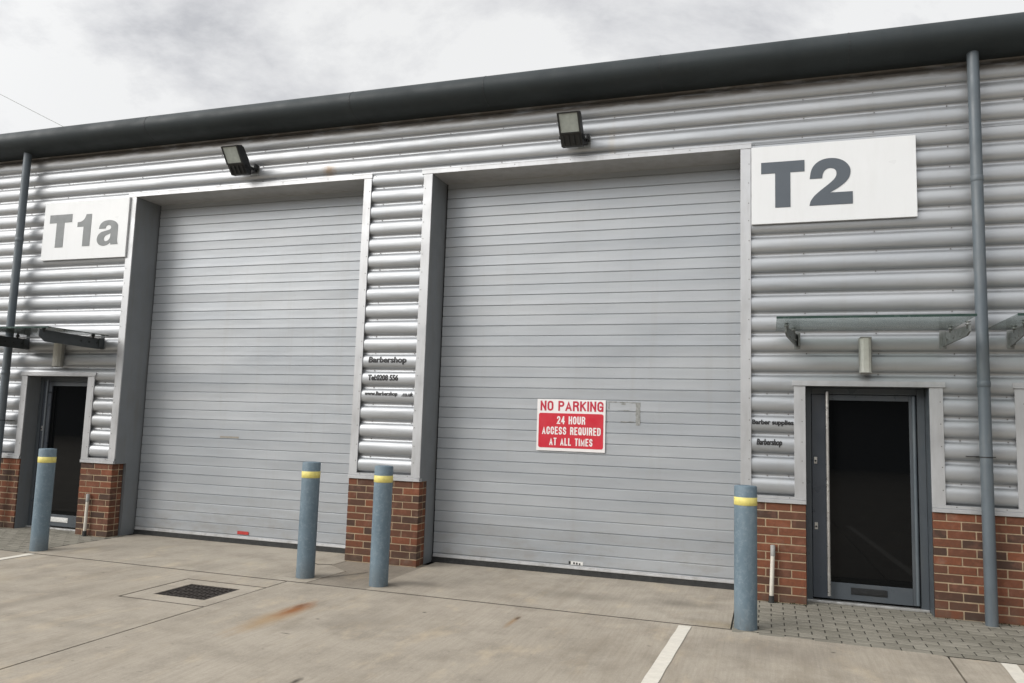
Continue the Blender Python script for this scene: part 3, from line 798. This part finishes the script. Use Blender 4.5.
def caps_mb(body, x0, x1, z0, z1, y, sw=.19, t=.0015):
    H = z1 - z0; w = sw*H; gap = .105*H
    nat = []                                   # natural widths for letter width 1
    k = sum(WIDE.get(c, 1.0) for c in body if c != ' ')
    fixed = sum((w if c != ' ' else .30*H) + (gap if i < len(body)-1 else 0) for i, c in enumerate(body))
    lw = (x1 - x0 - fixed)/k
    mb = MB(); x = x0; j = 0
    for c in body:
        if c == ' ': x += .30*H + gap; continue
        W = WIDE.get(c, 1.0)*lw
        for st in CAPS[c]:
            P = [(x + w/2 + p[0]*W, z0 + w*.46 + p[1]*(H - w*.92)) for p in st]
            P = [p for i, p in enumerate(P) if i == 0 or math.hypot(p[0]-P[i-1][0], p[1]-P[i-1][1]) > 1e-4]
            closed = math.hypot(P[0][0]-P[-1][0], P[0][1]-P[-1][1]) < 2e-3
            n = len(P); Ls, Rs = [], []
            for i in range(n):
                a = P[i-1] if i > 0 else (P[-2] if closed else None); b = P[i+1] if i < n-1 else (P[1] if closed else None)
                d1 = Vector((P[i][0]-a[0], P[i][1]-a[1])).normalized() if a else None
                d2 = Vector((b[0]-P[i][0], b[1]-P[i][1])).normalized() if b else None
                d = ((d1 or d2) + (d2 or d1)).normalized() if (d1 or d2) else Vector((1,0))
                ref = d1 or d2; cs = max(.35, abs(d.dot(ref))); nx, nz = -d.y, d.x
                p = Vector(P[i])
                if (a is None or b is None) and not closed: p = p + d*(w*.46 if b is None else -w*.46)*(1 if abs(d.x) < .9 or True else 0)
                Ls.append((p.x + nx*w/2/cs, p.y + nz*w/2/cs)); Rs.append((p.x - nx*w/2/cs, p.y - nz*w/2/cs))
            cl = lambda q: (min(max(q[0], x - .004), x + W + w + .004), min(max(q[1], z0), z1))
            yy = y - t - (j % 4)*.0002; j += 1
            for i in range(n-1):
                a, b, c2, d_ = cl(Ls[i]), cl(Rs[i]), cl(Rs[i+1]), cl(Ls[i+1])
                mb.face([(a[0],yy,a[1]), (b[0],yy,b[1]), (c2[0],yy,c2[1]), (d_[0],yy,d_[1])])
        x += W + w + gap
    return mb

# red parking notice
np_ = thing('parking_notice', 'red and white no parking notice fixed on the second roller shutter', 'sign', (-.99, SY-.01, 1.28))
b = MB(); b.box(-1.372, -.619, SY-.0165, SY-.0125, 1.279, 1.832, 0, .001); obj('notice_board', b, M['np_white'], np_)
b = MB()
def rr_outline(x0, x1, z0, z1, r, n=6):
    o = []
    for cx, cz, a0 in ((x1-r, z1-r, 0), (x0+r, z1-r, 90), (x0+r, z0+r, 180), (x1-r, z0+r, 270)):
        for i in range(n+1):
            a = R(a0 + 90*i/n); o.append((cx + r*math.cos(a), cz + r*math.sin(a)))
    return o
b.prism(rr_outline(-1.351, -.640, 1.312, 1.682, .022), 'y', SY-.0185, SY-.0166)
obj('red_panel', b, M['np_red'], np_)
b = caps_mb('NO PARKING', -1.336, -.642, 1.707, 1.814, SY-.0168, .185, .0006); obj('lettering', b, M['np_ltr'], np_)['label'] = 'red lettering NO PARKING'
tx = MB()
for body, a, c, d, e_ in (('24 HOUR', -1.148, -.836, 1.567, 1.651), ('ACCESS REQUIRED', -1.311, -.667, 1.454, 1.537), ('AT ALL TIMES', -1.227, -.753, 1.339, 1.419)):
    q = caps_mb(body, a, c, d, e_, SY-.0187, .165, .0006); tx.mesh(q.v, q.f)
obj('lettering', tx, M['np_white'], np_)['label'] = 'white lettering 24 hour access required at all times'

# black vinyl lettering that follows the ribs
def rib_text(body, x0, x1, z0, z1, parent, label, bold=.02, shear=0.0, wt=.085):
    q = text_mb(body, x0, x1, z0, z1, 0, .001, bold, 1.0, shear)
    bm = bmesh.new()
    hgt = z1 - z0
    for k, (sx, sz) in enumerate(((-.5,0),(.5,0),(0,-.35),(0,.35))):
        vs = [bm.verts.new((v[0] + sx*hgt*wt, v[1] - k*.0003, v[2] + sz*hgt*wt)) for v in q.v]
        for f in q.f:
            try: bm.faces.new([vs[i] for i in f])
            except ValueError: pass
    bmesh.ops.remove_doubles(bm, verts=bm.verts, dist=1e-6)
    n = 12
    for i in range(1, n):
        bmesh.ops.bisect_plane(bm, geom=bm.verts[:]+bm.edges[:]+bm.faces[:], plane_co=(0, 0, z0+(z1-z0)*i/n), plane_no=(0, 0, 1))
    for v in bm.verts: v.co.y = ribY(v.co.z) - .0025 + v.co.y
    bm.verts.index_update(); mb = MB(); mb.mesh([v.co[:] for v in bm.verts], [[v.index for v in f.verts] for f in bm.faces]); bm.free()
    o = obj('lettering', mb, M['ltr_black'], parent); o['label'] = label
rib_text('Barbershop', -3.243, -2.780, 2.168, 2.252, clad_pillar, 'black lettering Barbershop', .015, .0)
rib_text('Tel:0208 556', -3.243, -2.872, 1.988, 2.052, clad_pillar, 'black lettering telephone number', .015)
rib_text('www.Barbershop', -3.275, -2.872, 1.808, 1.864, clad_pillar, 'black lettering web address', .012)
rib_text('.co.uk', -2.815, -2.680, 1.815, 1.862, clad_pillar, 'black lettering end of web address', .012)
rib_text('Barber supplies', .870, 1.236, 1.608, 1.664, clad_right, 'black lettering Barber supplies', .018)
rib_text('Barbershop', .908, 1.130, 1.412, 1.484, clad_right, 'black lettering Barbershop on the right', .008, .12)

# ------------------------------------------------------------------ fittings on the wall
def floodlight(x0, label):
    W = .228; DZF = -.012
    t = thing('floodlight', label, 'floodlight', (x0+W/2, 0, 4.45), 'floodlights under the eaves')
    b = MB(); x1 = x0+W
    sec = [(-.385,4.723),(-.255,4.543),(-.168,4.440),(-.100,4.450),(-.095,4.513),(-.150,4.600),(-.262,4.730),(-.300,4.753)]
    b.prism(sec, 'x', x0, x1, 0)
    # cooling fins on the back
    for i in range(7):
        xx = x0 + .02 + i*(W-.04)/6
        b.prism([(-.150,4.600),(-.262,4.730),(-.245,4.753),(-.125,4.620)], 'x', xx-.003, xx+.003, 0)
    # gear cover ribs
    for i in range(4): b.prism([(-.245,4.523),(-.180,4.443),(-.188,4.435),(-.253,4.515)], 'x', x0+.03+i*.056, x0+.04+i*.056, 0)
    h = obj('housing', b, M['black'], t)
    # glazing: a tilted pane a little proud of the housing, inside a bezel
    d = Vector((0,.130,-.180)).normalized(); nrm = Vector((0,-.180,-.130)).normalized(); o = Vector((0,-.385,4.723))
    def pt(x, s, p): q = o + d*s + nrm*p; return (x, q.y, q.z)
    b = MB(); s0, s1 = .014, .208
    v = [pt(x0+.018,s0,.001), pt(x1-.018,s0,.001), pt(x1-.018,s1,.001), pt(x0+.018,s1,.001), pt(x0+.018,s0,.005), pt(x1-.018,s0,.005), pt(x1-.018,s1,.005), pt(x0+.018,s1,.005)]
    b.mesh(v, [(0,3,2,1),(4,5,6,7),(0,1,5,4),(1,2,6,5),(2,3,7,6),(3,0,4,7)]); obj('lamp_glass', b, M['lampglass'], t)
    b = MB()
    for (xa, xb, sa, sb) in ((x0,x1,.0,.013),(x0,x1,.209,.222),(x0,x0+.017,.0135,.2085),(x1-.017,x1,.0135,.2085)):
        v = [pt(xa,sa,.0005), pt(xb,sa,.0005), pt(xb,sb,.0005), pt(xa,sb,.0005), pt(xa,sa,.011), pt(xb,sa,.011), pt(xb,sb,.011), pt(xa,sb,.011)]
        b.mesh(v, [(0,3,2,1),(4,5,6,7),(0,1,5,4),(1,2,6,5),(2,3,7,6),(3,0,4,7)])
    obj('bezel', b, M['black'], h)
    b = MB()      # stirrup bracket
    b.box(x1+.002, x1+.010, -.215, -.005, 4.515, 4.550); b.box(x0-.010, x0-.002, -.215, -.005, 4.515, 4.550)
    b.box(x0-.010, x1+.010, -.014, -.006, 4.505, 4.560)
    b.tube([(x1+.002,-.19,4.533),(x1+.022,-.19,4.533)], .016, 10); b.tube([(x0-.022,-.19,4.533),(x0-.002,-.19,4.533)], .016, 10)
    obj('bracket', b, M['black'], t)
    b = MB(); b.box(x1-.09, x1+.045, -.006, .001, 4.47, 4.60, 0, .001); b.box(x1+.012, x1+.038, -.075, -.006, 4.535, 4.595, 1, .004)
    b.tube([(x1+.025,-.06,4.535),(x1+.02,-.09,4.48),(x1-.04,-.10,4.455),(x1-.07,-.11,4.462)], .007, 8, 1)
    obj('mounting_plate', b, [M['galv'], M['black']], t)
    return t
floodlight(-1.024, 'black floodlight above the second roller shutter')
floodlight(-5.150, 'black floodlight above the left roller shutter')

def bulkhead(x0, x1, z0, z1, label):
    t = thing('bulkhead_light', label, 'wall lamp', ((x0+x1)/2, 0, z0), 'bulkhead lights over the entrances')
    b = MB(); b.box(x0-.004, x1+.004, -.045, .0, z0-.004, z1+.004, 0, .006); obj('lamp_base', b, M['bulkbase'], t)
    b = MB(); w_ = x1-x0
    sec = [(x0+.004,-.0455),(x0+.010,-.090),(x0+.030,-.106),(x1-.030,-.106),(x1-.010,-.090),(x1-.004,-.0455)]
    b.prism(sec, 'z', z0+.006, z1-.006, 0)
    o = obj('diffuser', b, M['bulk'], t)
    for za, zb in ((z0-.002, z0+.0055), (z1-.0055, z1+.002)):
        b = MB(); b.box(x0+.002, x1-.002, -.111, -.0457, za, zb, 0, .002); obj('end_cap', b, M['bulkbase'], t)
bulkhead(1.808, 1.908, 2.108, 2.432, 'slim off-white bulkhead light over the right glazed door')
bulkhead(-7.815, -7.715, 2.108, 2.432, 'slim off-white bulkhead light over the left glazed door')

def canopy(x0, x1, lx, rx, label, length, mat, splay=0.0, pan=None):
    t = thing('glass_canopy', label, 'canopy', ((x0+x1)/2, 0, 2.37), 'glass canopies over the entrances')
    b = MB(); b.box(x0, x1, -.930, -.06, 2.500, 2.512, 0)
    gp = obj('glass_pane', b, M['cglass2'] if mat is M['bracket'] else M['cglass'], t)
    b = MB(); b.box(x0-.001, x1+.001, -.9345, -.9305, 2.495, 2.515); obj('glass_edge', b, M['cedge'], gp)
    dz_ = .055 if mat is M['bracket'] else 0
    for xx, sg in ((lx, -1), (rx, 1)):
        br = MB(); e = sg*splay
        out = [(0.0,2.352),(0.0,2.470),(-.05,2.470),(-length,2.484),(-length,2.432-dz_*.4),(-length*.9,2.400-dz_),(-.06,2.358-dz_*.4)]
        n = len(out); w_ = .007
        vs = [(xx - w_ + e*(-p[0]), p[0], p[1]) for p in out] + [(xx + w_ + e*(-p[0]), p[0], p[1]) for p in out]
        br.mesh(vs, [(i, (i+1) % n, n+(i+1) % n, n+i) for i in range(n)] + [tuple(range(n)), tuple(range(n, 2*n))])
        br.box(xx-.028, xx+.028, -.012, -.001, 2.335, 2.50, 0, .002)
        br.box(xx+.006, xx+.022, -.08, -.012, 2.36, 2.475, 0, .002)
        o = obj('bracket', br, mat, t)
        km = M['galv'] if mat is M['galv'] else M['black']
        for yy in (-.16, -length*.93):
            kn = MB(); px_ = xx + e*(-yy)
            kn.lathe([(.0005,2.455),(.013,2.4555),(.013,2.488),(.022,2.4885),(.022,2.4995),(.013,2.4997),(.013,2.5125),(.022,2.513),(.022,2.521),(.0005,2.5215)], px_, yy, 14)
            obj('glass_clamp', kn, km, o)
        for yy in (-.10, -.22, -.34):
            kn = MB(); kn.tube([(xx-.014+e*(-yy), yy, 2.41), (xx+.014+e*(-yy), yy, 2.41)], .010, 10); obj('bolt', kn, km, o)
    return t
canopy(1.085, 2.560, 1.275, 2.495, 'greenish glass canopy over the right glazed door, left of the downpipe', .50, M['galv'], .22)
canopy(2.835, 4.31, 3.02, 4.20, 'glass canopy cut off by the right edge, right of the downpipe', .55, M['galv'], .05)
canopy(-8.50, -6.94, -8.36, -7.085, 'glass canopy on dark plate brackets over the left glazed door', .93, M['bracket'])

def downpipe(x, label, hs):
    t = thing('downpipe', label, 'drainpipe', (x, -.12, 0), 'grey downpipes')
    b = MB(); yc = -.120; r = .0485
    b.tube([(x, yc, .0), (x, yc, 5.10)], r, 28); pp = obj('pipe', b, M['pipe'], t)
    for z in hs:
        b = MB(); b.tube([(x, yc, z-.03), (x, yc, z-.026), (x, yc, z+.02), (x, yc, z+.024)], [r+.0005, r+.0035, r+.0035, r+.0005], 28); 
        obj('pipe_collar', b, M['pipe'], t)
    b = MB(); b.tube([(x, yc, 1.388), (x, yc, 1.398)], r+.002, 28); b.box(x-.13, x+.10, -.006, .0, 1.390, 1.396); 
    b.box(x-r-.01, x+r+.01, -.05, -.004, 1.389, 1.397); obj('strap', b, M['black'], t)
    return t
downpipe(2.778, 'slate grey downpipe running down past the right door to the paving', (3.84, 2.02))
downpipe(-8.558, 'slate grey downpipe at the left edge beside the T1a sign', (3.81, 2.02))

# vent tubes at the brick plinths
def tube_post(x, lean, label):
    t = thing('vent_tube', label, 'pipe', (x, -.035, 0), 'white stub pipes')
    b = MB(); b.tube([(x, -.045, .03), (x+lean*.6, -.040, .30), (x+lean, -.035, .425)], .019, 16); obj('tube', b, M['ptube'], t)
    b = MB(); b.tube([(x+lean, -.035, .420), (x+lean, -.035, .515), (x+lean, -.035, .518)], [.0215,.0215,.012], 16); obj('tube_cap', b, M['bulkbase'], t)
    b = MB(); b.tube([(x, -.045, .0), (x, -.045, .065)], [.027,.023], 14); obj('tube_foot', b, M['rubber'], t)
tube_post(1.035, .014, 'short white stub pipe rising against the brickwork beside the fourth bollard')
tube_post(-7.065, -.006, 'short white stub pipe rising against the left brick pier under T1a')

# drain grate
dg_ = thing('drain_grate', 'rusty square iron drain grating set in the concrete yard', 'drain', (-3.75, -1.925, 0))
b = MB(); x0, x1, y0, y1 = -4.012, -3.488, -2.162, -1.688
for (xa, xb, ya, yb) in ((x0,x1,y0,y0+.022),(x0,x1,y1-.022,y1),(x0,x0+.022,y0+.022,y1-.022),(x1-.022,x1,y0+.022,y1-.022)): b.box(xa, xb, ya, yb, -.028, -.004, 0, .002)
obj('grate_frame', b, M['iron'], dg_)
b = MB(); n = 11
for i in range(n):
    xc = x0+.022 + (x1-x0-.044)*(i+.5)/n; b.box(xc-.012, xc+.012, y0+.022, y1-.022, -.026, -.006, 0, .003)
for i in range(4):
    yc = y0+.022 + (y1-y0-.044)*(i+.5)/4; b.box(x0+.022, x1-.022, yc-.012, yc+.012, -.027, -.0075, 0, .002)
obj('grate_bars', b, M['iron'], dg_)
b = MB(); b.box(x0, x1, y0, y1, -.0335, -.030); obj('drain_pit', b, M['gap'], dg_)

# ------------------------------------------------------------------ bollards
def bollard(x, y_, label):
    t = thing('bollard', label, 'bollard', (x, y_, 0), 'steel bollards in front of the shutters')
    r = .0885; b = MB()
    b.lathe([(r+.001, 0), (r, .02), (r, .3), (r, .6), (r, .9), (r, 1.106), (r-.003, 1.112), (r*.6, 1.116), (0.0005, 1.117)], x, y_, 48)
    po = obj('post', b, M['bollard'], t)
    b = MB(); b.lathe([(r+.0003, .960), (r+.002, .961), (r+.002, 1.023), (r+.0003, 1.024)], x, y_, 48); obj('reflective_band', b, M['yellow'], t)
    return t
b0 = bollard(-3.287, -.968, 'blue-grey bollard with a yellow band, in front of the right end of the left shutter')
def more(x, y_, label):
    c = dup(b0, (x, y_, 0)); c['label'] = label; c.rotation_euler.z = random.uniform(0, 6.28); return c
more(-6.652, -1.034, 'blue-grey bollard with a yellow band, in front of the left glazed door')
more(-2.475, -.989, 'blue-grey bollard with a yellow band, in front of the brick pillar between the shutters')
more(.839, -1.110, 'blue-grey bollard with a yellow band, between the second shutter and the right door')

# moss and weeds along the foot of the brickwork
mo = MB(); rr = random.Random(3)
def clump(x, y_, s, n):
    for i in range(n):
        a = rr.uniform(0, 6.28); p = Vector((x + rr.gauss(0, s), y_ + rr.gauss(0, s*.3), 0)); h = rr.uniform(.003, .011)
        d = Vector((math.cos(a), math.sin(a), 0))*rr.uniform(.004, .012); e = Vector((-d.y, d.x, 0))*.5
        mo.face([p - e, p + e, p + d + Vector((0,0,h)) + e*.3, p + d + Vector((0,0,h)) - e*.3])
for x, s, n in ((1.06,.04,60),(1.22,.03,40),(1.31,.02,25),(-7.07,.04,40),(2.45,.05,30),(2.88,.06,30)): clump(x, -.018, s, n)

tag(obj('moss', mo, M['moss'], normals=False), 'dark moss and weeds at the foot of the brickwork', 'moss', kind='stuff')

# overhead cables behind the roof
def cable(p, q, sag, label):
    b = MB(); pts = []
    for i in range(25):
        t = i/24; v = Vector(p).lerp(Vector(q), t); v.z -= sag*4*t*(1-t); pts.append(v)
    b.tube(pts, .011, 6)
    o = obj('overhead_cable', b, M['galv'], base=p); tag(o, label, 'cable')
cable((-33, 12, 16.57), (-11.3, 12, 6.22), .08, 'thin overhead cable sloping down behind the roof at the upper left')

# ------------------------------------------------------------------ the unit across the yard (unseen, added and sized to darken reflections)
if True:
    ob = thing('warehouse', 'grey clad warehouse out of the frame, added to darken reflections', 'building', (0, -29, 0))
    b = MB(); b.box(-75, 60, -46, -29, 0, 8.0); obj('wall', b, paint('dull_cladding', (.10,.105,.11), .6, .2), ob)
    b = MB(); b.prism_x([(-46.3,8.0),(-28.6,8.0),(-37,9.6)], -75.3, 60.3); obj('roof', b, M['eave'], ob)

# ------------------------------------------------------------------ light
sunv = Vector((-.60, -.62, .50)).normalized()
sun = bpy.data.lights.new('sun', 'SUN'); sun.energy = 1.5; sun.angle = R(32); sun.color = (1, .95, .88)
so = bpy.data.objects.new('sun', sun); COL.objects.link(so); so.rotation_euler = (-sunv).to_track_quat('-Z', 'Y').to_euler(); so.location = (-20, -20, 20)

wd = bpy.data.worlds.new('World'); scene.world = wd; wd.use_nodes = True
nt = NT(wd.node_tree); bg = wd.node_tree.nodes['Background']
sky = nt.n('ShaderNodeTexSky', sky_type='NISHITA'); sky.sun_disc = False
sky.sun_elevation = math.asin(sunv.z); sky.sun_rotation = math.atan2(sunv.x, sunv.y) % (2*math.pi)
tc = nt.n('ShaderNodeTexCoord').outputs['Generated']
nv = nt.n('ShaderNodeVectorMath', operation='NORMALIZE', i={0: tc}).outputs[0]
sp = nt.n('ShaderNodeSeparateXYZ', i={0: nv}).outputs
den = nt.math('ADD', nt.math('MAXIMUM', sp[2], 0.0), .22)
pl = nt.n('ShaderNodeCombineXYZ', i={0: nt.math('DIVIDE', sp[0], den), 1: nt.math('DIVIDE', sp[1], den), 2: 0.0}).outputs[0]
n1 = nt.noise(nt.scale(pl, (1, 1, 1), (9.4, 1.1, 0)), 1.5, 8, .62, .3)
n2 = nt.noise(nt.scale(pl, (1, 1, 1), (5.2, 3.1, 0)), .7, 3, .5)
nn = nt.math('ADD', nt.math('MULTIPLY', n1, .65), nt.math('ADD', nt.math('MULTIPLY', n2, .35), nt.math('ADD', nt.rng(sp[2], .60, .36, 0, .02), nt.rng(sp[0], -.60, -.85, 0, .035))))
rp = nt.n('ShaderNodeValToRGB', i={0: nn}); el = rp.color_ramp.elements
el[0].position = .43; el[0].color = (.54,.545,.565,1); el[1].position = .545; el[1].color = (.86,.86,.855,1)
q = el.new(.482); q.color = (.70,.702,.713,1)
dt = nt.n('ShaderNodeVectorMath', operation='DOT_PRODUCT', i={0: nv, 1: tuple(sunv)}).outputs['Value']
glow = nt.math('POWER', nt.math('MAXIMUM', dt, 0.0), 3.0)
lum = nt.math('MULTIPLY', nt.math('ADD', nt.math('MULTIPLY', glow, 2.6), 1.0), 9.8)
cl = nt.n('ShaderNodeVectorMath', operation='SCALE', i={0: rp.outputs[0], 'Scale': lum}).outputs[0]
c = nt.mix(.92, sky.outputs[0], cl)
wd.node_tree.links.new(c, bg.inputs[0]); bg.inputs[1].default_value = .1

# ------------------------------------------------------------------ camera
cam = bpy.data.cameras.new('camera'); co = bpy.data.objects.new('camera', cam); COL.objects.link(co)
f, yaw, pitch, roll = 774.3952, -.3224, .1073, .0316
Wv = Vector((math.sin(yaw)*math.cos(pitch), math.cos(yaw)*math.cos(pitch), math.sin(pitch)))
Rv = Vector((math.cos(yaw), -math.sin(yaw), 0)); Uv = Rv.cross(Wv)
Rr = Rv*math.cos(roll) + Uv*math.sin(roll); Ur = -Rv*math.sin(roll) + Uv*math.cos(roll)
mt = Matrix((Rr, Ur, -Wv)).transposed().to_4x4(); mt.translation = Vector((1.0239, -7.7248, 1.5404))
co.matrix_world = mt
cam.sensor_fit = 'HORIZONTAL'; cam.sensor_width = 36; cam.lens = f/1024*36; cam.clip_end = 1500; cam.clip_start = .05
scene.camera = co
vs = scene.view_settings; vs.view_transform = 'Standard'; vs.look = 'None'; vs.gamma = 1; vs.exposure = 0.14; vs.use_curve_mapping = False
